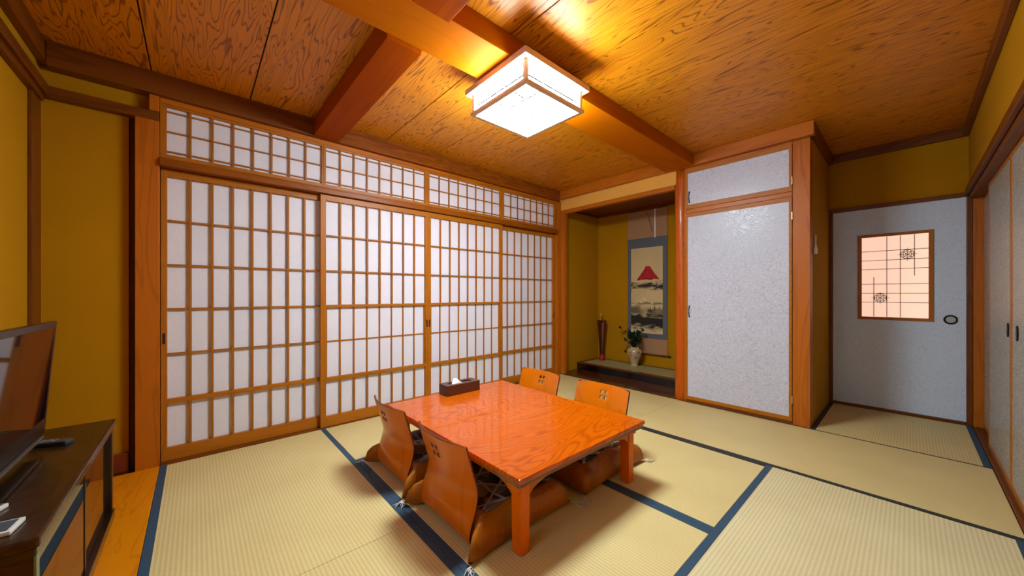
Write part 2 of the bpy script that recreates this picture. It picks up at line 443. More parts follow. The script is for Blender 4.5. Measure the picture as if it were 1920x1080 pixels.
trim(5, M['darkY'], 'cornice above the blue-grey door wall', (4.36, 4.399, -.28, .460, 2.205, ZC-.001))
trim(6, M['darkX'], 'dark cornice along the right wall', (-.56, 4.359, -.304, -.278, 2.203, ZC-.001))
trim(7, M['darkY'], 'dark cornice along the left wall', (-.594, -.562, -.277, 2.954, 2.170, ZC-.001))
# ceiling beams
trim(8, M['beam'], 'long planed ceiling beam carrying the square lamp', (-.56, 3.360, 1.297, 1.556, 2.168, ZC-.002))
trim(9, M['beamY'], 'cross beam from ceiling beam to the paper doors', (.637, .808, 1.5575, 2.870, 2.150, ZC-.002))
trim(10, M['beamY'], 'cross beam behind the lamp towards the viewer', (.640, .808, -.276, 1.312, 2.160, ZC-.002))
# picture rail on the left walls
trim(11, M['darkX'], 'picture rail on the short back wall', (-.594, -.1585, 2.903, 2.954, 2.005, 2.058))
trim(12, M['darkY'], 'picture rail along the left wall', (-.594, -.556, -.30, 2.902, 2.005, 2.058), (-.594, -.570, -.30, 2.902, 1.972, 2.004))
# pillars
trim(13, M['darkZ'], 'thin pillar on the left wall behind the television', (-.594, -.580, 2.776, 2.902, 0.0, 1.971))
trim(14, M['postZ'], 'broad pillar at the left end of the paper doors', (-.256, -.158, 2.898, 2.985, -.04, 2.004))
trim(15, M['postZ'], 'short post between cornice and transom', (-.200, -.158, 2.898, 2.954, 2.059, 2.149))
trim(16, M['basewood'], 'reddish baseboard on the short back wall', (-.594, -.285, 2.93, 2.954, 0.001, .105))
trim(17, M['postZ'], 'post between the paper doors and the alcove', (3.343, 3.412, 2.899, 2.99, -.04, 2.149), (3.413, 3.469, 2.848, 2.92, -.04, 2.044))
# lintel over shoji doors (kamoi) and sill
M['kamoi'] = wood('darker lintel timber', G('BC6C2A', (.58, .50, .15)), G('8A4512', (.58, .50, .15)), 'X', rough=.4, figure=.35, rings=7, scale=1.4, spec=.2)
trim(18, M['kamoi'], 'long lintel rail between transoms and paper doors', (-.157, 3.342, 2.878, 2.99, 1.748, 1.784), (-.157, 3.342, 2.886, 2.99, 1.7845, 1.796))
trim(19, M['postX'], 'head rail under the cornice', (-.157, 3.342, 2.905, 2.96, 2.118, 2.149))
trim(20, M['darkX'], 'grooved floor sill under the paper doors', (-.157, 3.342, 2.894, 3.015, -.04, .004))
# closet posts and rails
bm = NB()
n = 20
prof = []
for i in range(n):
    a = 2*PI*i/n
    rr = .056*(1+.05*math.sin(3*a+1))
    prof.append((3.462+rr*math.cos(a), 1.443+rr*math.sin(a)))
zz = [-.04+2.21*k/24 for k in range(25)]
rings = []
for z in zz:
    k = 1+.035*math.sin(z*4.1)+.02*math.sin(z*11)
    rings.append([bm.verts.new((3.462+(p[0]-3.462)*k, 1.443+(p[1]-1.443)*k, z)) for p in prof])
for a, b_ in zip(rings, rings[1:]):
    for i in range(n):
        f = bm.faces.new((a[i], a[(i+1) % n], b_[(i+1) % n], b_[i])); f.smooth = True
bm.faces.new(rings[0][::-1]); bm.faces.new(rings[-1])
M['log'] = wood('polished reddish log', G('C2601F', (1, .85, .25)), G('8C3A0C', (1, .85, .25)), 'Z', rough=.36, coat=.12, spec=.2, figure=.35, rings=8, scale=1.3)
struct('trim_21', bm, M['log'], 'rounded reddish alcove post between scroll and closet', 'trim')
trim(22, M['postZ'], 'square post at the right corner of the closet', (3.412, 3.514, .489, .594, -.04, 2.171))
trim(23, M['postY'], 'horizontal rail between the two closet doors', (3.409, 3.449, .595, 1.384, 1.750, 1.788))
trim(24, M['darkY'], 'sill board under the tall closet door', (3.409, 3.449, .595, 1.384, -.04, .026))
trim(25, M['postY'], 'head rail above the small closet door', (3.409, 3.449, .595, 1.384, 2.150, 2.171))
trim(26, M['postZ'], 'slim jamb between alcove post and closet doors', (3.409, 3.449, 1.385, 1.398, -.04, 2.171))
trim(27, M['postY'], 'orange lintel under the beige band of the alcove', (3.411, 3.469, 1.49, 2.847, 2.000, 2.044))
trim(28, M['darkY'], 'thin dark moulding at the top of the alcove back wall', (4.25, 4.274, 1.46, 2.943, 2.075, 2.099), (3.48, 4.249, 2.925, 2.944, 2.075, 2.099))
# alcove floor and platform
struct('floor_alcove', B(3.412, 3.80, 1.46, 2.944, -.045, .008, bev=.002), M['toko'], 'dark reddish floorboard in front of the alcove platform', 'floor')
pl = sthing('alcove_platform', (4.03, 2.2, 0.0), 'low alcove platform with black front and straw top under the vases', 'platform')
pl['kind'] = 'structure'; pl.name = 'floor_alcove_platform'
bm = NB(); box(bm, 3.790, 3.825, 1.452, 2.943, .009, .082, bev=.002); obj('front_board', bm, M['black'], pl)
bm = NB(); box(bm, 3.784, 3.84, 1.452, 2.943, .083, .098, bev=.003); obj('edge_strip', bm, M['toko'], pl)
bm = NB(); box(bm, 3.841, 4.235, 1.452, 2.890, .02, .096); obj('straw_top', bm, tatami_mat('darker alcove rush', 'Y', (.55, .6, .6)), pl)  # straw top in a darker tone than the floor mats
bm = NB(); box(bm, 4.236, 4.273, 1.452, 2.943, .02, .099); box(bm, 3.841, 4.235, 2.891, 2.943, .02, .099); obj('dark_border', bm, M['toko'], pl)

# nook: door frame, lintel, corner pillar
trim(29, M['darkY'], 'lintel over the blue-grey door', (4.372, 4.399, -.30, .490, 1.742, 1.776))
trim(30, M['darkZ'], 'door jamb right of the blue-grey door', (4.372, 4.399, -.322, -.293, 0, 1.741))
trim(31, M['postZ'], 'corner pillar beside the sliding closet doors', (4.365, 4.399, -.378, -.3235, 0, 1.741))
trim(32, M['darkZ'], 'dark jamb left of the blue-grey door', (4.372, 4.399, .466, .491, 0, 1.741))
trim(33, M['darkY'], 'sill under the blue-grey door', (4.372, 4.399, -.292, .465, -.04, .024))
# right wall nageshi + door head + sill
trim(34, M['darkX'], 'dark rail above the sliding closet doors', (-.55, 4.371, -.304, -.284, 1.752, 1.800), (1.60, 4.364, -.398, -.305, 1.722, 1.7515))
trim(35, M['darkX'], 'dark grooved sill of the sliding closet doors', (1.60, 4.364, -.398, -.3225, -.045, .003), (1.60, 4.364, -.3475, -.340, .0035, .010))

# ------------------------------------------------------------------ straw mats
def tatami(x0, x1, y0, y1, axis, her, label, dk='', g='straw floor mats with indigo borders'):
    t = thing('tatami_mat', ((x0+x1)/2, (y0+y1)/2, -.044), label, 'floor mat', g)
    e = .0009; w_ = .0305
    x0 += e; x1 -= e; y0 += e; y1 -= e
    obj('woven_surface', B(x0, x1, y0, y1, -.044, 0.0, bev=.002), M['tatamiP' if 'pale' in label else 'tatami'+axis], t)
    for s in her:
        thin = s.islower(); s = s.upper(); ww = .012 if thin else w_
        r = {'L': (x0, x0+ww, y0, y1), 'R': (x1-ww, x1, y0, y1), 'B': (x0, x1, y0, y0+ww), 'T': (x0, x1, y1-ww, y1)}[s]
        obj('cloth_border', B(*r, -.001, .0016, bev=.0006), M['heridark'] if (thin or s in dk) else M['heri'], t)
    return t
tatami(-.156, .718, 1.445, 2.892, 'Y', 'LR', 'straw mat left of the table, touching the leftmost paper door')
tatami(-.156, .718, -.320, 1.445, 'Y', 'LR', 'straw mat left of the table, nearest the television stand')
tatami(.718, 2.492, 2.190, 2.892, 'X', 'B', 'straw mat behind the table along the paper doors')
tatami(.718, 1.625, .5555, 2.190, 'Y', 'LR', 'straw mat under the near and left half of the table')
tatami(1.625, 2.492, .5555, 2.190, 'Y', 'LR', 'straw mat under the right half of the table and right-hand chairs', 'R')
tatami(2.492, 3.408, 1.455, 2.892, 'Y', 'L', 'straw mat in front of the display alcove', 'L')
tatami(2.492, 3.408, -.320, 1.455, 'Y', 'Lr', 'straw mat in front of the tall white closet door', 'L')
tatami(.718, 2.492, -.320, .5555, 'X', 'TB', 'pale straw mat at the lower right of the room, nearest the viewer')
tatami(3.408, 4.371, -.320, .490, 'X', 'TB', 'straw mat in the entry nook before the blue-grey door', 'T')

# ------------------------------------------------------------------ shoji doors and transoms
def shoji(n, x0, x1, yf, px0, px1, label, pulls=(), snow=False):
    d = sthing('door_%d' % n, ((x0+x1)/2, yf+.015, .005), label, 'sliding door')
    th = .03
    obj('stile', B(x0, px0, yf, yf+th, .005, 1.744, bev=.0015), M['frameZ'], d)
    obj('stile', B(px1, x1, yf, yf+th, .005, 1.744, bev=.0015), M['frameZ'], d)
    for z0, z1 in ((.005, .083), (.346, .373), (1.703, 1.744)):
        obj('rail', B(px0, px1, yf+.001, yf+th-.001, z0, z1, bev=.0015), M['frameX'], d)
    bm = NB(); cw = (px1-px0)/8; yb0, yb1 = yf+.004, yf+.016
    off = .012 if snow else 0
    zl = .905
    for k in range(1, 8):
        xx = px0+k*cw
        box(bm, xx-.0055, xx+.0055, yb0, yb1, zl if snow else .373, 1.703)
        if snow:
            box(bm, xx-.0055, xx+.0055, yb0+off, yb1+off-.003, .373, zl)
        box(bm, xx-.0055, xx+.0055, yb0, yb1, .083, .346)
    for k, z in enumerate((1.441, 1.176, .911, .642)):
        if snow and k == 2: continue
        o_ = off if (snow and k == 3) else 0
        box(bm, px0, px1, yb0+.003+o_, yb1+o_-(.003 if o_ else 0), z-.005, z+.005)
    obj('lattice', bm, M['lattice'], d)
    if snow:
        bm = NB(); box(bm, px0, px1, yf+.002, yf+.022, zl-.006, zl+.014, bev=.001)
        box(bm, px0, px0+.010, yf+.012, yf+.024, .374, zl-.007); box(bm, px1-.010, px1, yf+.012, yf+.024, .374, zl-.007)
        obj('inner_frame', bm, M['frameX'], d)
    obj('paper', B(px0-.004, px1+.004, yf+th-.006, yf+th-.003, .07, 1.715), M['paper'], d)
    for xc in pulls:
        bm = NB(); box(bm, xc-.0065, xc+.0065, yf-.0008, yf+.001, .703, .768, bev=.0004); obj('finger_pull', bm, plain('finger recess', hexs('2C0F06'), .5), d)
    return d
YF, YBK = 2.905, 2.942
shoji(1, -.155, .724, YBK, -.128, .698, 'leftmost lattice paper sliding door, beside the broad pillar', (-.142,))
shoji(2, .690, 1.5725, YF, .7275, 1.545, 'second lattice paper sliding door from the left, behind the near chairs', (1.5605,), True)
shoji(3, 1.5735, 2.459, YF, 1.602, 2.424, 'third lattice paper sliding door from the left, behind the tissue box', (1.5865,), True)
shoji(4, 2.425, 3.341, YBK, 2.459, 3.308, 'rightmost lattice paper sliding door, beside the alcove', (3.325,))
def transom(n, x0, x1, px0, px1, label):
    d = sthing('window_%d' % n, ((x0+x1)/2, 2.93, 1.797), label, 'transom window')
    y0, y1 = 2.906, 2.93
    for a, b_ in ((x0, px0), (px1, x1)): obj('stile', B(a, b_, y0, y1, 1.797, 2.117, bev=.001), M['frameZ'], d)
    for a, b_ in ((1.797, 1.824), (2.102, 2.117)): obj('rail', B(px0, px1, y0+.001, y1, a, b_, bev=.001), M['frameX'], d)
    bm = NB(); cw = (px1-px0)/8
    for k in range(1, 8):
        xx = px0+k*cw; box(bm, xx-.005, xx+.005, y0+.004, y0+.014, 1.824, 2.102)
    for z in (1.843, 1.960, 2.078): box(bm, px0, px1, y0+.007, y0+.015, z-.004, z+.004)
    obj('lattice', bm, M['lattice'], d)
    obj('paper', B(px0-.003, px1+.003, y1-.005, y1-.002, 1.815, 2.11), M['paper'], d)
transom(1, -.156, .7105, -.128, .698, 'leftmost paper transom above the first sliding door')
transom(2, .7115, 1.571, .727, 1.540, 'second paper transom from the left, right of the cross beam end')
transom(3, 1.572, 2.453, 1.588, 2.424, 'third paper transom from the left')
transom(4, 2.454, 3.342, 2.482, 3.293, 'rightmost paper transom beside the alcove')

# ------------------------------------------------------------------ closet doors
def closet(n, z0, z1, pz0, pz1, pull, hinges, label):
    d = sthing('door_%d' % n, (3.42, .99, z0), label, 'closet door')
    y0, y1 = .596, 1.3835; xf = 3.404
    obj('frame', (lambda bm: (box(bm, xf, xf+.03, y0, .615, z0, z1, bev=.001), box(bm, xf, xf+.03, 1.366, y1, z0, z1, bev=.001),
        box(bm, xf+.0005, xf+.03, .615, 1.366, z0, pz0, bev=.001), box(bm, xf+.0005, xf+.03, .615, 1.366, pz1, z1, bev=.001), bm)[-1])(NB()), M['frameY'], d)
    obj('panel', B(xf+.003, xf+.026, .612, 1.369, pz0-.004, pz1+.004), M['fusuma'], d)
    bm = NB(); zc = pull; pts = [(xf-.001+.014*-math.sin(PI*k/10), 1.352, zc-.048+.0096*k) for k in range(11)]
    tube(bm, pts, .0035, 6)
    box(bm, xf-.002, xf+.004, 1.347, 1.357, zc-.054, zc-.040); box(bm, xf-.002, xf+.004, 1.347, 1.357, zc+.040, zc+.054)
    obj('pull', bm, M['iron'], d, 'dark iron pull')
    for z in hinges: obj('hinge', B(xf-.003, xf+.003, .592, .5985, z-.03, z+.03, bev=.001), M['metal'], d, 'bright brass hinge')
closet(5, .027, 1.748, .058, 1.712, .84, (.19, 1.60), 'tall white patterned closet door with wooden frame')
closet(6, 1.789, 2.149, 1.828, 2.116, 1.895, (1.87,), 'small white patterned closet door above the tall one')

# ------------------------------------------------------------------ nook door
d = sthing('door_7', (4.38, .085, .025), 'blue-grey door with a lit latticed window in the entry nook', 'door')
X0 = 4.383
wy0, wy1, wz0, wz1 = -.133, .303, .780, 1.517
bm = NB()
box(bm, X0, X0+.025, wy1, .465, .025, 1.741); box(bm, X0, X0+.025, -.292, wy0, .025, 1.741)
box(bm, X0, X0+.025, wy0, wy1, .025, wz0); box(bm, X0, X0+.025, wy0, wy1, wz1, 1.741)
obj('panel', bm, M['fusumadoor'], d)
bm = NB(); f = .027
for q in ((wy0, wy0+f, wz0, wz1), (wy1-f, wy1, wz0, wz1), (wy0+f, wy1-f, wz0, wz0+f*.9), (wy0+f, wy1-f, wz1-f*.9, wz1)):
    box(bm, X0-.008, X0+.012, q[0], q[1], q[2], q[3], bev=.0015)
obj('window_frame', bm, M['frameZ'], d)
gl = obj('window_paper', B(X0+.006, X0+.010, wy0+.02, wy1-.02, wz0+.02, wz1-.02), M['lit'], d, 'pinkish window paper lit from behind')
bm = NB()
for z in (1.370, 1.290, 1.214, 1.086, 1.0065, .930): box(bm, X0-.001, X0+.005, wy0+f, wy1-f, z-.002, z+.002)
for y, a, b_ in ((.202, wz0+f, 1.148), (.124, wz0+f, wz1-f), (.047, wz0+f, wz1-f), (-.031, 1.152, wz1-f)): box(bm, X0-.003, X0+.003, y-.002, y+.002, a, b_)
obj('window_lattice', bm, plain('dark lattice sticks', hexs('4A2210'), .5), d)
for (cy, cz) in ((.163, .968), (.008, 1.330)):
    bm = NB(); R = .038
    for k in range(8):
        a = k*PI/4; L = .054 if k % 2 == 0 else .042
        tube(bm, [(X0-.003, cy, cz), (X0-.003, cy+L*math.cos(a), cz+L*math.sin(a))], .0014, 5)
    for rad in (.012, .024, .036):
        pts = [(X0-.004, cy+rad*math.cos(2*PI*k/16), cz+rad*math.sin(2*PI*k/16)) for k in range(17)]
        tube(bm, pts, .0014, 5)
    for k in range(8):
        a = k*PI/4+PI/8
        pts = [(X0-.004, cy+.03*math.cos(a)+.009*math.cos(2*PI*j/8), cz+.03*math.sin(a)+.009*math.sin(2*PI*j/8)) for j in range(9)]
        tube(bm, pts, .0012, 4)
    for s in (-1, 1):
        box(bm, X0-.004, X0-.001, cy-R, cy+R, cz+s*R-.0015, cz+s*R+.0015); box(bm, X0-.004, X0-.001, cy+s*R-.0015, cy+s*R+.0015, cz-R, cz+R)
    obj('window_ornament', bm, plain('dark brown fretwork', hexs('3A1A10'), .5), d, 'round fretwork ornament on the lattice')
bm = NB(); pts = [(X0-.003, -.217+.031*math.cos(2*PI*k/28), .801+.031*math.sin(2*PI*k/28)) for k in range(29)]
tube(bm, pts, .006, 8); obj('pull_ring', bm, M['iron'], d, 'black ring of the round door pull')
bm = NB(); prism(bm, [(-.217+.029*math.cos(2*PI*k/24), .801+.029*math.sin(2*PI*k/24)) for k in range(24)], 'X', X0-.002, X0+.002)
obj('pull_plate', bm, plain('pale pull plate', hexs('B9B6AE'), .35, metal=.3), d, 'pale centre of the round door pull')

# ------------------------------------------------------------------ sliding closet doors, right wall
def sliding(n, x0, x1, yf, pulls, label):
    d = sthing('door_%d' % n, ((x0+x1)/2, yf-.012, .011), label, 'sliding closet door')
    f = .022; z0, z1 = .0105, 1.7205
    bm = NB(); box(bm, x0, x0+f, yf-.024, yf, z0, z1, bev=.0015); box(bm, x1-f, x1, yf-.024, yf, z0, z1, bev=.0015)
    box(bm, x0+f, x1-f, yf-.024, yf-.001, z0, z0+.03, bev=.001); box(bm, x0+f, x1-f, yf-.024, yf-.001, z1-.025, z1, bev=.001)
    obj('frame', bm, M['frameZ'], d)
    obj('panel', B(x0+f, x1-f, yf-.020, yf-.003, z0+.03, z1-.025), M['fusumaside'], d)
    for xc in pulls:
        bm = NB(); prism(bm, [(xc+.016*math.cos(2*PI*k/20), .812+.036*math.sin(2*PI*k/20)) for k in range(20)], 'Y', yf-.006, yf+.002)
        obj('pull', bm, M['iron'], d, 'black oval finger pull')
sliding(8, 3.765, 4.362, -.369, (4.02,), 'narrow grey sliding closet door nearest the corner pillar')
sliding(9, 3.085, 3.84, -.344, (3.165,), 'grey sliding closet door second from the corner pillar')
sliding(10, 2.30, 3.084, -.344, (2.925,), 'grey sliding closet door at the right edge of the photo')
sliding(11, 1.605, 2.36, -.369, (2.0,), 'grey sliding closet door behind the viewer')

# ================================================================== CEILING LAMP
lcx, lcy, lh = 1.397, 1.440, .206
L = thing('ceiling_lamp', (lcx, lcy, 2.166), 'square timber and paper ceiling lamp, lit, fixed under the long beam', 'ceiling light')
obj('top_plate', B(lcx-.25, lcx+.25, lcy-.25, lcy+.25, 2.132, 2.1665, bev=.006), M['lampwood'], L)
for sx in (-1, 1):
    for sy in (-1, 1):
        obj('corner_post', B(lcx+sx*(lh+.004)-.010, lcx+sx*(lh+.004)+.010, lcy+sy*(lh+.004)-.010, lcy+sy*(lh+.004)+.010, 2.034, 2.131), M['lampwood'], L)
bm = NB(); o_, i_ = lh+.022, lh-.002
for q in ((-o_, -i_, -o_, o_), (i_, o_, -o_, o_), (-i_, i_, -o_, -i_), (-i_, i_, i_, o_)):
    box(bm, lcx+q[0], lcx+q[1], lcy+q[2], lcy+q[3], 2.016, 2.034, bev=.003)
obj('bottom_frame', bm, M['lampwood'], L)
bm = NB(); box(bm, lcx-lh, lcx+lh, lcy-lh, lcy+lh, 2.021, 2.130)
obj('paper_shade', bm, M['lamp'], L, 'glowing white paper shade')
bm = NB(); SW = .0042
def ln(a, b_):
    p = Vector((lcx+a[0]*lh, lcy+a[1]*lh)); q = Vector((lcx+b_[0]*lh, lcy+b_[1]*lh)); d_ = (q-p).normalized(); n_ = Vector((-d_.y, d_.x))*SW
    prism(bm, [tuple(p+n_), tuple(q+n_), tuple(q-n_), tuple(p-n_)], 'Z', 2.0200, 2.0208)
ln((-.97, .10), (.97, .12)); ln((-.15, .97), (-.12, .16)); ln((.22, .06), (.26, -.97)); ln((-.55, .06), (-.5, -.97)); ln((-.97, -.55), (-.56, -.5))
for s_ in (-1, 1):
    xa, xb = sorted((lcx+s_*(lh+.0002), lcx+s_*(lh+.001))); ya, yb = sorted((lcy+s_*(lh+.0002), lcy+s_*(lh+.001)))
    box(bm, xa, xb, lcy-lh+.012, lcy+lh-.012, 2.064, 2.072); box(bm, lcx-lh+.012, lcx+lh-.012, ya, yb, 2.064, 2.072)
    box(bm, xa, xb, lcy+.046, lcy+.054, 2.036, 2.063); box(bm, xa, xb, lcy+.046, lcy+.054, 2.073, 2.129)
    box(bm, lcx+.046, lcx+.054, ya, yb, 2.036, 2.063); box(bm, lcx+.046, lcx+.054, ya, yb, 2.073, 2.129)
obj('paper_seams', bm, M['lampline'], L)

# ================================================================== LOW TABLE
TX0, TX1, TY0, TY1, TZ = .868, 1.778, .932, 2.112, .330
T = thing('low_table', ((TX0+TX1)/2, (TY0+TY1)/2, 0.0), 'low square table with glossy orange grained top in the middle of the room', 'table')
obj('tabletop', B(TX0, TX1, TY0, TY1, .310, TZ, bev=.004), M['table'], T)
obj('top_underlayer', B(TX0+.006, TX1-.006, TY0+.006, TY1-.006, .292, .3095, bev=.002), M['tedge'], T, 'darker moulded edge under the table top')
lx0, lx1, ly0, ly1, lw = .915, 1.747, .978, 2.066, .054
for (ax, ay) in ((lx0, ly0), (lx1-lw, ly0), (lx0, ly1-lw), (lx1-lw, ly1-lw)):
    bm = NB(); t = bmesh.new(); bmesh.ops.create_cube(t, size=1)
    for v in t.verts:
        k = 1.0 if v.co.z > 0 else .92
        v.co = Vector((ax+lw/2+v.co.x*lw*k, ay+lw/2+v.co.y*lw*k, .0012 if v.co.z < 0 else .2915))
    bmesh.ops.bevel(t, geom=t.edges[:], offset=.003, segments=2, affect='EDGES')
    join(bm, t); obj('leg', bm, M['tleg'], T)
def apron_pts(a, b_, top=.2915, lo=.266, drop=.066, run=.115):
    pts = [(a, top), (a, top-drop-.004)]
    for k in range(9):
        u = k/8; pts.append((a+.006+run*u, top-drop+(drop-(top-lo))*(u**.55 if u > 0 else 0)))
    for k in range(8, -1, -1):
        u = k/8; pts.append((b_-.006-run*u, top-drop+(drop-(top-lo))*(u**.55 if u > 0 else 0)))
    pts += [(b_, top-drop-.004), (b_, top)]
    return pts
for y in (ly0+.003, ly1-.025): bm = NB(); prism(bm, apron_pts(lx0+lw, lx1-lw), 'Y', y, y+.022); obj('apron', bm, M['tapron'], T)
for x in (lx0+.003, lx1-.025): bm = NB(); prism(bm, apron_pts(ly0+lw, ly1-lw), 'X', x, x+.022); obj('apron', bm, M['tapron'], T)
# corner spandrels seen outside each leg
for x, s in ((lx0, -1), (lx1, 1)):
    for y0 in (ly0, ly1-lw): obj('corner_block', B(min(x, x+s*.02), max(x, x+s*.02), y0, y0+lw, .252, .2915, bev=.004), M['tleg'], T)

# tissue box
tb = thing('tissue_box', (1.35, 2.05, TZ), 'dark brown tissue box with white tissue on the far edge of the table', 'tissue box')
bm = NB(); x0, x1, y0, y1 = 1.222, 1.484, 2.000, 2.108
box(bm, x0, x1, y0, y1, TZ+.0005, TZ+.060, bev=.003)
for q in ((x0, x1, y0, y0+.03), (x0, x1, y1-.03, y1), (x0, x0+.045, y0+.03, y1-.03), (x1-.045, x1, y0+.03, y1-.03)):
    box(bm, *q, TZ+.060, TZ+.068, bev=.0015)
obj('box_body', bm, M['tissuebox'], tb)
bm = NB(); n = 14; vs = []
for i in range(n):
    r_ = []
    for j in range(5):
        u = i/(n-1); v = j/4
        xx = 1.29+.095*u; hh = .045*math.sin(PI*u)**.7*(.6+.4*math.sin(5*u+.6))
        r_.append(bm.verts.new((xx+.006*math.sin(9*v), 2.055+.016*(v-.5)+.012*math.sin(7*u)*v, TZ+.052+(hh+.006)*v)))
    vs.append(r_)
for a, b_ in zip(vs, vs[1:]):
    for j in range(4): f = bm.faces.new((a[j], b_[j], b_[j+1], a[j+1])); f.smooth = True
o = obj('tissue', bm, M['tissue'], tb, 'white tissue sheet sticking out'); o.modifiers.new('thick', 'SOLIDIFY').thickness = .0012

# ================================================================== FLOOR CHAIRS
def chair_profile(t):
    """t 0..1 from seat front to top of the back; returns (x, z) with x to the sitter's front"""
    pts = [(.40, .012), (.34, .012), (.25, .013), (.14, .012), (.055, .012), (.018, .020), (.006, .045), (.012, .09), (.030, .145), (.042, .19), (.042, .225), (.030, .27), (.012, .33), (-.004, .385), (-.012, .412)]
    k = t*(len(pts)-1); i = min(int(k), len(pts)-2); f = k-i
    p0, p1, p2, p3 = pts[max(i-1, 0)], pts[i], pts[i+1], pts[min(i+2, len(pts)-1)]
    def cr(a, b, c, d): return .5*((2*b)+(-a+c)*f+(2*a-5*b+4*c-d)*f*f+(-a+3*b-3*c+d)*f**3)
    return cr(p0[0], p1[0], p2[0], p3[0]), cr(p0[1], p1[1], p2[1], p3[1])
def make_chair(label):
    t = thing('floor_chair', (0, 0, 0), label, 'chair', 'legless bent plywood chairs around the table')
    NV, NU = 120, 60
    W = .39; holes = [(sy*.0165, z) for sy in (-1, 1) for z in (.328, .362)]
    bm = NB(); grid = []
    for i in range(NV+1):
        x, z = chair_profile(i/NV); row = []
        back = min(1, max(0, (z-.03)/.10))
        for j in range(NU+1):
            u = (j/NU-.5)*2
            ww = W*(1+.02*back*math.sin(PI*min(1, z/.2)))/2
            if i > NV-4: ww -= .010*((i-(NV-4))/4)**2*(1 if abs(u) > .9 else .3)
            dx = -.040*back*(1-abs(u)**2.2)
            row.append(bm.verts.new((x+dx, u*ww, z)))
        grid.append(row)
    for i in range(NV):
        for j in range(NU):
            c = (grid[i][j].co+grid[i+1][j+1].co)/2
            if i > NV*.6 and any(abs(c.y-hy) < .0125 and abs(c.z-hz) < .0125 for hy, hz in holes): continue
            f = bm.faces.new((grid[i][j], grid[i][j+1], grid[i+1][j+1], grid[i+1][j])); f.smooth = True
    o = obj('bent_shell', bm, M['chair'], t, local=True)
    o.data.materials.append(M['chairedge'])
    s = o.modifiers.new('thick', 'SOLIDIFY'); s.thickness = .009; s.offset = 0; s.material_offset_rim = 1
    return t
cA = make_chair('orange plywood floor chair at the near left side of the table, closest to the viewer')
cA.location = (.789, 1.330, 0.0)
CZ = .0
cB = dup(cA, (.793, 1.885, 0), 0.0, 'orange plywood floor chair at the far left side of the table, near the paper doors')
cC = dup(cA, (1.948, 1.320, 0), PI, 'orange plywood floor chair at the near right side of the table, before the closet')
cD = dup(cA, (1.944, 1.868, 0), PI, 'orange plywood floor chair at the far right side of the table, before the alcove')

# ================================================================== CUSHIONS
def make_cushion(label, seed, notch=True):
    """local +x points to the table centre; back edge bends round the chair back"""
    t = thing('floor_cushion', (0, 0, 0), label, 'cushion', 'brown floor cushions on the seats')
    rnd = random.Random(seed)
    N = 40; Wx, Wy = .545, .53
    ph = [rnd.uniform(0, 6) for _ in range(6)]
    def sm(a, b, x):
        t_ = max(0, min(1, (x-a)/(b-a))); return t_*t_*(3-2*t_)
    def shape(u, v, top):
        # u along x (0 back .. 1 front), v across (-1..1)
        y = v*Wy/2*(1-.05*math.sin(PI*u))
        back = .035-.075*sm(.70, .96, abs(v))
        front = Wx-.02*(1-v*v)
        x = back+(front-back)*u
        eu = max(0, 1-abs(2*u-1)**8)**.40; ev = max(0, 1-abs(v)**9)**.40
        e = eu*ev
        wr = .007*math.sin(8*v+ph[0]+3*u)+.006*math.sin(13*u+ph[1]+4*v)+.008*math.sin(26*v+ph[2]+5*u)*(1-ev)+.007*math.sin(24*u+ph[3])*(1-eu)
        lift = .024*(1-sm(.160, .205, abs(y)))*(1-sm(.38, .44, x))
        if top: z = .020+.106*e+1.35*wr*min(1, e*1.5)
        else: z = .016*(1-e)+.004+lift
        return (x, y, max(z, .003 if not top else lift+.006))
    bm = NB(); G = {}
    for s in (1, 0):
        for i in range(N+1):
            for j in range(N+1):
                if s == 0 and (i in (0, N) or j in (0, N)): G[s, i, j] = G[1, i, j]; continue
                G[s, i, j] = bm.verts.new(shape(i/N, j/N*2-1, s == 1))
    for s in (1, 0):
        for i in range(N):
            for j in range(N):
                q = [G[s, i, j], G[s, i+1, j], G[s, i+1, j+1], G[s, i, j+1]]
                if s == 0: q.reverse()
                f = bm.faces.new(q); f.smooth = True
    obj('cushion_body', bm, M['satin'], t, local=True)
    bm = NB(); K = 30; g = []
    for i in range(K+1):
        r_ = []
        for j in range(K+1):
            u = .12+.76*i/K; v = -.76+1.52*j/K
            p = shape(u, v, True); r_.append(bm.verts.new((p[0], p[1], p[2]+.0025)))
        g.append(r_)
    for i in range(K):
        for j in range(K): f = bm.faces.new((g[i][j], g[i+1][j], g[i+1][j+1], g[i][j+1])); f.smooth = True
    o = obj('printed_cover', bm, M['cover'], t, 'dark printed cover with pale lattice lines', local=True)
    m_ = o.modifiers.new('thick', 'SOLIDIFY'); m_.thickness = .002; m_.offset = 1
    for u, v in ((0, -1), (0, 1), (1, -1), (1, 1)):
        c = Vector(shape(u, v, True)); c.z = .012
        dirv = Vector((1 if u else -1, v*1.0, 0)).normalized()
        bm = NB()
        for k in range(5):
            a = rnd.uniform(-.5, .5); d_ = Matrix.Rotation(a, 3, 'Z') @ dirv; s_ = rnd.uniform(.035, .055)
            side = Vector((-d_.y, d_.x, 0)); w_ = rnd.uniform(-.010, .010)
            tube(bm, [c+Vector((0, 0, .002)), c+d_*s_*.35+side*w_+Vector((0, 0, .004)), c+d_*s_*.7-side*w_-Vector((0, 0, .004)), c+d_*s_-Vector((0, 0, .0085))], .0017, 5)
        obj('tassel', bm, M['cord'], t, 'white cord tassel', local=True)
    return t
q1 = make_cushion('brown satin cushion with dark printed cover on the near left chair', 1)
q1.location = (.775, 1.322, 0)
q2 = dup(q1, (.779, 1.877, 0), 0.0, 'brown satin cushion with dark printed cover on the far left chair')
q3 = dup(q1, (1.962, 1.315, 0), PI, 'brown satin cushion with dark printed cover on the near right chair')
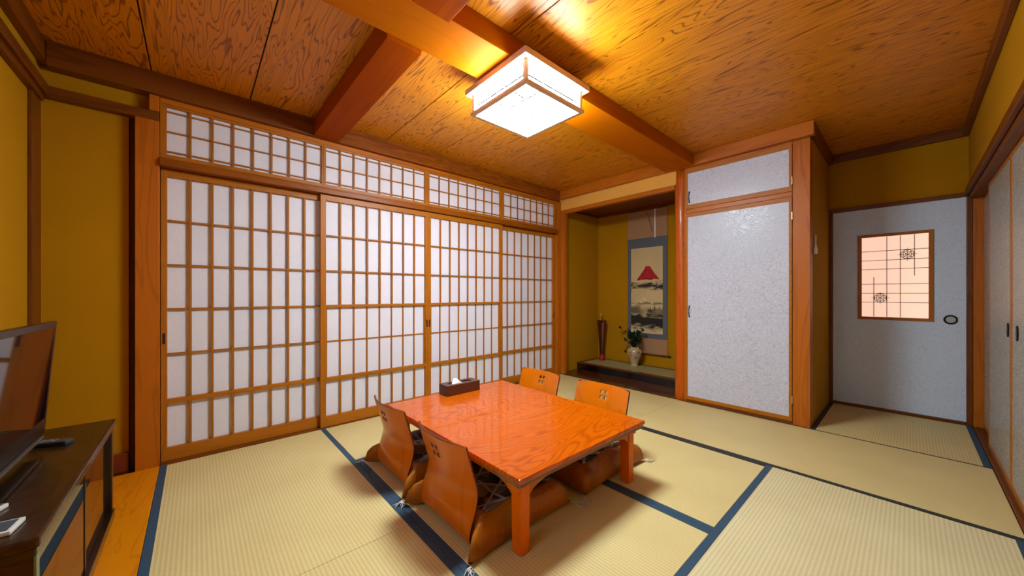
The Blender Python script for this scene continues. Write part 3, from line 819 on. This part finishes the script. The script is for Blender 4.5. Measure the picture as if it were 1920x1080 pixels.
q4 = dup(q1, (1.958, 1.866, 0), PI, 'brown satin cushion with dark printed cover on the far right chair')
q1.rotation_euler = (0, 0, math.radians(1))

# ================================================================== TV STAND AND TV
S = thing('television_stand', (-.43, 1.86, 0), 'dark glossy low television stand with glass doors at the left wall', 'television stand')
sx0, sx1, sy0, sy1 = -.590, -.268, 1.335, 2.382
obj('stand_top', B(sx0, sx1, sy0, sy1, .416, .440, bev=.006), M['burl'], S)
obj('top_moulding', B(sx0+.006, sx1-.006, sy0+.006, sy1-.006, .396, .4155, bev=.004), M['standdark'], S)
obj('bottom_rail', B(sx0+.004, sx1-.003, sy0+.004, sy1-.003, .003, .040, bev=.003), M['standdark'], S)
for a in (sx0+.006, sx1-.034):
    obj('post', B(a, a+.026, sy1-.036, sy1-.006, .041, .3955, bev=.002), M['standdark'], S)
obj('post', B(sx0+.006, sx0+.032, sy0+.010, sy0+.036, .041, .3955, bev=.002), M['standdark'], S)
obj('side_panel', B(sx0+.033, sx1-.012, sy0+.012, sy0+.030, .041, .3955, bev=.001), M['burl'], S)
obj('back_panel', B(sx0+.008, sx0+.016, sy0+.040, sy1-.040, .041, .3955), M['standdark'], S)
for k, (a, b_, xx) in enumerate(((sy0+.031, 1.875, sx1-.0145), (1.845, sy1-.037, sx1-.0215))):
    g = obj('glass_door', B(xx-.005, xx, a, b_, .043, .394, bev=.0008), M['glass'], S, 'reflective smoked glass sliding door')
    obj('door_edge', B(xx-.0055, xx+.002, (b_-.014) if k == 0 else a, b_ if k == 0 else a+.014, .043, .394), M['standdark'], g)
obj('corner_edge', B(sx1-.011, sx1-.007, sy0+.008, sy0+.030, .041, .3955), plain('greenish glass edge', hexs('6E7A58'), .2), S)

V = thing('television', (-.42, 1.76, .4405), 'black flat-screen television on the dark stand', 'television')
tilt = math.radians(4)
def TVB(y0, y1, z0, z1, x0, x1, bev=.002):
    bm = B(x0, x1, y0, y1, z0, z1, bev=bev)
    bmesh.ops.rotate(bm, cent=(0, 0, .045), matrix=Matrix.Rotation(tilt, 3, 'Y'), verts=bm.verts[:]); return bm
hy0, hy1 = -.39, .385
bm = NB()
prism(bm, [(hy0, .055), (hy0+.01, .045), (0, .030), (hy1-.01, .045), (hy1, .055), (hy1, .458), (hy0, .458)], 'X', -.020, .0, bev=.003)
bmesh.ops.rotate(bm, cent=(0, 0, .045), matrix=Matrix.Rotation(tilt, 3, 'Y'), verts=bm.verts[:])
obj('cabinet', bm, M['tvblack'], V, local=True)
obj('back_shell', TVB(hy0+.05, hy1-.05, .08, .42, -.058, -.0205, bev=.012), M['greyplastic'], V, local=True)
obj('screen', TVB(hy0+.02, hy1-.030, .105, .438, .0003, .0015, bev=0), M['screen'], V, local=True)
obj('lower_trim', TVB(hy0+.01, hy1-.07, .040, .050, .001, .012), M['silver'], V, 'thin silver strip along the bottom', local=True)
obj('side_trim', TVB(hy1+.0005, hy1+.003, .14, .40, -.012, -.006, bev=0), M['silver'], V, local=True)
bm = NB(); box(bm, -.085, .035, -.16, .16, .0008, .012, bev=.004); box(bm, -.045, -.022, -.05, .05, .0125, .075, bev=.003)
obj('stand_foot', bm, M['tvblack'], V, local=True)

r = thing('remote_control', (-.425, 2.125, .4405), 'dark grey remote control lying beside the television foot', 'remote control', rz=math.radians(-22))
obj('remote_body', B(-.078, .078, -.019, .019, 0, .016, bev=.004), M['greyplastic'], r, local=True)
bm = NB()
for i in range(6):
    for j in range(3): box(bm, -.05+.016*i, -.041+.016*i, -.011+.009*j, -.005+.009*j, .0158, .0175)
obj('buttons', bm, plain('grey rubber buttons', hexs('7A7C80'), .5), r, local=True)
r = thing('air_conditioner_remote', (-.345, 1.425, .4405), 'pale flat remote with a dark display at the front edge of the stand', 'remote control', rz=math.radians(84))
obj('remote_body', B(-.035, .035, -.028, .070, 0, .010, bev=.003), M['white'], r, local=True)
obj('display', B(-.027, .027, -.020, .030, .0098, .0110), M['greypanel'], r, local=True)
r = thing('air_conditioner_remote', (-.395, 1.565, .4405), 'small pale remote behind the flat one at the left photo edge', 'remote control', rz=math.radians(70))
obj('remote_body', B(-.022, .022, -.022, .060, 0, .011, bev=.003), M['white'], r, local=True)
obj('display', B(-.016, .016, -.016, .018, .0108, .0118), M['greypanel'], r, local=True)

# ================================================================== ALCOVE CONTENTS
XB = 4.262
H = thing('hanging_scroll', (XB, 2.2, .24), 'hanging scroll with a red mountain painting in the alcove', 'hanging scroll')
sy0, sy1 = 1.947, 2.475
obj('backing_cloth', B(XB-.001, XB+.001, sy0, sy1, .25, 2.068), M['clothbrown'], H)
obj('brocade_border', B(XB-.003, XB-.0012, sy0, sy1, .443, 1.715), M['clothgrey'], H)
def painting():
    m, nt, b = newmat('ink landscape with red peak'); t = NT(nt)
    o = t.xyz(); y, z = o[1], o[2]     # object space: y across (left = +), z up, centred
    base = t.mix(t.noise(t.obj(), 3, 2), hexs('C9AC74'), hexs('E0C894'))
    # mist bands
    nz = t.noise(t.comb(t.m('MULTIPLY', y, 2.2), t.m('MULTIPLY', z, 7), 0), 3.2, 5, .6, .6)
    def band(c, h, thr, soft):
        d = t.m('DIVIDE', t.m('ABSOLUTE', t.m('SUBTRACT', z, c)), h)
        k = t.m('SUBTRACT', t.m('ADD', nz, .25), t.m('MULTIPLY', d, .45))
        return t.ramp(k, [(thr, 0.0), (thr+soft, 1.0)])
    left = t.ramp(t.m('ADD', t.m('MULTIPLY', y, 2.4), .5), [(.35, 0.0), (.75, 1.0)])
    ink = t.m('MAXIMUM', band(.06, .10, .52, .18), band(-.385, .13, .36, .22))
    ink = t.m('MAXIMUM', ink, t.m('MULTIPLY', band(-.165, .035, .55, .18), .7))
    ink = t.m('MAXIMUM', ink, t.m('MULTIPLY', t.m('MULTIPLY', band(-.27, .10, .36, .25), left), .8))
    tr = t.m('ADD', -.34, t.m('MULTIPLY', t.noise(t.comb(t.m('MULTIPLY', y, 22), 0, 0), 1, 2, .7), .26))
    right = t.ramp(t.m('ADD', t.m('MULTIPLY', y, -3.0), .5), [(.35, 0.0), (.6, 1.0)])
    soft = t.ramp(t.m('ADD', t.m('ADD', z, .6), t.m('MULTIPLY', nz, .2)), [(.18, 0.0), (.36, 1.0)])
    trees = t.m('MULTIPLY', t.m('MULTIPLY', t.ramp(t.m('SUBTRACT', tr, z), [(0.0, 0.0), (.03, 1.0)]), soft), t.m('MULTIPLY', right, t.m('MULTIPLY', nz, 1.5)))
    ink = t.m('MAXIMUM', ink, trees)
    c = t.mix(ink, base, hexs('1E1712'))
    a = t.m('ABSOLUTE', t.m('ADD', y, .02))
    prof = t.m('SUBTRACT', .300, t.m('MULTIPLY', t.m('POWER', t.m('MAXIMUM', t.m('SUBTRACT', a, .030), 0), .85), 1.02))
    prof = t.m('ADD', prof, t.m('MULTIPLY', t.noise(t.comb(t.m('MULTIPLY', y, 40), 0, 2), 1, 2), .012))
    mtn = t.m('MULTIPLY', t.m('LESS_THAN', z, prof), t.m('GREATER_THAN', z, t.m('ADD', .095, t.m('MULTIPLY', nz, .08))))
    rc = t.mix(t.ramp(t.noise(t.comb(t.m('MULTIPLY', y, 9), t.m('MULTIPLY', z, 3), 1), 4, 3), [(.45, 0.0), (.75, 1.0)]), hexs('C01418'), hexs('3A0A0A'))
    c = t.mix(mtn, c, rc)
    t.put(b.inputs['Base Color'], c); b.inputs['Roughness'].default_value = .7
    return m
pc = thing('x', (0, 0, 0)); bpy.data.objects.remove(pc)
bm = NB(); box(bm, -.0006, .0006, -.2105, .2105, -.543, .543)
p = obj('painting', bm, painting(), H, 'ink landscape with a red mountain and birds', local=True)
p.location = Vector((XB-.0040, 2.214, 1.0475))-H.location
WP = plain('white pigment', hexs('E8DCC4'), .7)
for (y, z) in ((2.285, .905), (2.225, .925), (2.135, .885), (2.25, .94)):
    bm = NB(); prism(bm, [(y-.016, z), (y-.004, z+.008), (y+.004, z+.014), (y+.007, z+.004), (y+.018, z-.004), (y, z-.006)], 'X', XB-.0052, XB-.0048); obj('painted_bird', bm, WP, H)

bm = NB(); tube(bm, [(XB-.008, sy0-.022, .245), (XB-.008, sy1+.022, .245)], .010, 12); obj('bottom_roller', bm, M['darkY'], H)
for y in (sy0-.030, sy1+.030):
    bm = NB(); tube(bm, [(XB-.008, y-.011, .245), (XB-.008, y+.011, .245)], .0135, 12); obj('roller_knob', bm, M['black'], H, 'dark roller end')
bm = NB(); tube(bm, [(XB-.004, sy0, 2.068), (XB-.004, sy1, 2.068)], .006, 8); obj('top_rod', bm, M['darkY'], H)
obj('white_strip', B(XB-.012, XB-.010, 2.088, 2.106, 1.705, 2.062), M['white'], H, 'narrow white hanging strip')
bm = NB(); tube(bm, [(XB-.016, 2.236, 2.040), (XB-.016, 2.19, 2.01), (XB-.016, 2.16, 1.90), (XB-.016, 2.13, 1.78)], .0022, 6); obj('hanging_cord', bm, plain('dark cord', hexs('4A2A1A'), .8), H)
bm = NB(); lathe(bm, [(0, 2.030), (.012, 2.033), (.016, 2.042), (.012, 2.050), (0, 2.053)], XB-.018, 2.240, 12); obj('toggle', bm, M['gold'], H)

ZP = .1
# maroon tapering vase with red foot
mv = thing('lacquer_vase', (4.145, 2.80, ZP), 'tall tapering maroon lacquer vase with bright red foot, left in the alcove', 'vase')
bm = NB(); pts = [(.024, .178), (.026, .19), (.030, .28), (.040, .42), (.055, .60), (.062, .735-.10), (.060, .642), (.045, .645), (0, .645)]
lathe(bm, pts, 4.145, 2.80, 32, .75, 1.18); obj('vase_body', bm, M['maroon'], mv)
bm = NB(); lathe(bm, [(0, ZP+.0005), (.036, ZP+.0005), (.038, ZP+.01), (.034, ZP+.04), (.026, ZP+.078), (0, ZP+.078)], 4.145, 2.80, 6, .9, 1.1); obj('red_foot', bm, M['red'], mv, 'bright red cloth-like foot')
bm = NB(); lathe(bm, [(0, .646), (.006, .646), (.006, .70), (.010, .706), (.010, .722), (.006, .728), (.004, .745), (0, .748)], 4.145, 2.812, 12); obj('finial', bm, M['gold'], mv, 'small pale gold finial')

# doily, flowered vase, branches
dl = NB(); n = 40
prism(dl, [(4.098+(.082+.007*math.cos(10*2*PI*k/n))*math.cos(2*PI*k/n), 2.285+(.135+.010*math.cos(10*2*PI*k/n))*math.sin(2*PI*k/n)) for k in range(n)], 'Z', ZP-.0030, ZP+.0012)
tag(obj('doily', dl, plain('yellow green brocade mat', hexs('A8A060'), .7, noise=.4, nscale=60)), 'yellow-green mat under the flowered vase', 'doily')
def porcelain():
    m, nt, b = newmat('flowered cream porcelain'); t = NT(nt)
    vo = t.n('ShaderNodeTexVoronoi'); vo.inputs['Scale'].default_value = 26; t.put(vo.inputs['Vector'], t.obj())
    d = vo.outputs['Distance']; col = t.xyz(vo.outputs['Color'])
    o = t.xyz(); zmask = t.ramp(o[2], [(.07, 0.0), (.10, 1.0)]); zt = t.ramp(o[2], [(.185, 1.0), (.20, 0.0)])
    fl = t.m('MULTIPLY', t.m('LESS_THAN', d, .42), t.m('GREATER_THAN', col[0], .45))
    ring = t.m('GREATER_THAN', d, .16)
    c = t.mix(fl, hexs('B8A276'), t.mix(ring, hexs('E8D8D0'), t.mix(col[1], hexs('9A2A2A'), hexs('4A2A30'))))
    c = t.mix(t.m('MULTIPLY', zmask, zt), hexs('BFA878'), c)
    t.put(b.inputs['Base Color'], c); b.inputs['Roughness'].default_value = .2; b.inputs['Coat Weight'].default_value = .5
    return m
vz = thing('flower_vase', (4.098, 2.288, ZP+.0017), 'small cream vase painted with red flowers, standing on the alcove mat', 'vase')
bm = NB()
prof = [(0, 0), (.046, 0), (.050, .006), (.040, .018), (.040, .03), (.058, .075), (.082, .13), (.092, .170), (.088, .200), (.066, .222), (.052, .228), (.056, .240), (.050, .240), (.046, .228), (.050, .205), (.074, .16), (.050, .08), (.034, .03), (0, .012)]
lathe(bm, prof, 0, 0, 36); obj('vase_body', bm, porcelain(), vz, local=True)
for s in (-1, 1):
    bm = NB(); tube(bm, [(0, s*.060, .222), (0, s*.090, .224), (0, s*.108, .200), (0, s*.100, .165), (0, s*.084, .150)], .007, 8); obj('handle', bm, plain('brown glaze', hexs('7A3A20'), .3), vz, 'brown handle', local=True)
br = thing('leafy_branches', (4.098, 2.288, .30), 'dark green leafy branches with drooping buds in the flowered vase', 'plant')
rnd = random.Random(5)
tips = [(0, .20, .27), (-.01, .12, .12), (.0, -.11, .26), (0, .02, .22), (-.04, .05, .19), (.03, -.04, .21), (.0, -.07, .13), (-.03, -.02, .16), (.02, .08, .22), (-.05, 0, .10)]
leafbm = NB(); stembm = NB()
def leaf(bm, c, d, up, s):
    d = d.normalized(); side = d.cross(up).normalized()*s*.36; n_ = side.cross(d).normalized()*s*.10
    a = bm.verts.new(c); b_ = bm.verts.new(c+d*s*.45+side+n_); c2 = bm.verts.new(c+d*s); e = bm.verts.new(c+d*s*.45-side+n_); m_ = bm.verts.new(c+d*s*.45)
    bm.faces.new((a, b_, m_)); bm.faces.new((b_, c2, m_)); bm.faces.new((c2, e, m_)); bm.faces.new((e, a, m_))
for i, tp in enumerate(tips):
    tp = Vector(tp); st = Vector((0, 0, -.13))
    mid = Vector((tp.x*.3, tp.y*.35, tp.z*.55))
    obj('stem', tube(NB(), [st, Vector((tp.x*.05, tp.y*.05, .0)), mid, tp], .0035, 6, .0018), M['leaf'], br, local=True)
    if i < 3 or i == 6:
        for k in range(7): leaf(leafbm, tp, Vector((rnd.uniform(-1, 1), rnd.uniform(-1, 1), rnd.uniform(-.7, .7))), Vector((0, 0, 1)), .030)
    for k in range(34 if i > 2 else 10):
        f = rnd.uniform(.25, 1.0); c = st.lerp(mid, f*1.0) if f < .35 else mid.lerp(tp, min(1, f))
        if i < 3 and rnd.random() < .6: c = Vector((0, 0, 0)).lerp(mid, f)
        c = Vector((c.x, c.y, max(c.z, -.02)))
        leaf(leafbm, c, Vector((rnd.uniform(-1, 1), rnd.uniform(-1, 1), rnd.uniform(-.3, 1))), Vector((rnd.uniform(-.4, .4), rnd.uniform(-.4, .4), 1)), rnd.uniform(.035, .062))
o = obj('foliage', leafbm, M['leaf'], br, local=True); stembm.free()
for c in (tips[0], tips[1], tips[2]):
    bm = NB(); lathe(bm, [(0, c[2]-.016), (.012, c[2]-.010), (.016, c[2]), (.009, c[2]+.014), (0, c[2]+.022)], c[0], c[1], 10); obj('bud', bm, M['bud'], br, 'dark closed bud', local=True)

# ================================================================== small white fitting on closet return wall
wf = NB(); pts = [(0, 1.309), (.017, 1.309), (.019, 1.315), (.018, 1.345), (.009, 1.375), (.007, 1.395), (.008, 1.45), (.006, 1.453), (0, 1.453)]
lathe(wf, pts, 3.545, .476, 16, 1.0, .72)
tag(obj('wall_switch_handle', wf, M['white']), 'slim white bottle-shaped fitting on the wall beside the closet post', 'wall fitting')
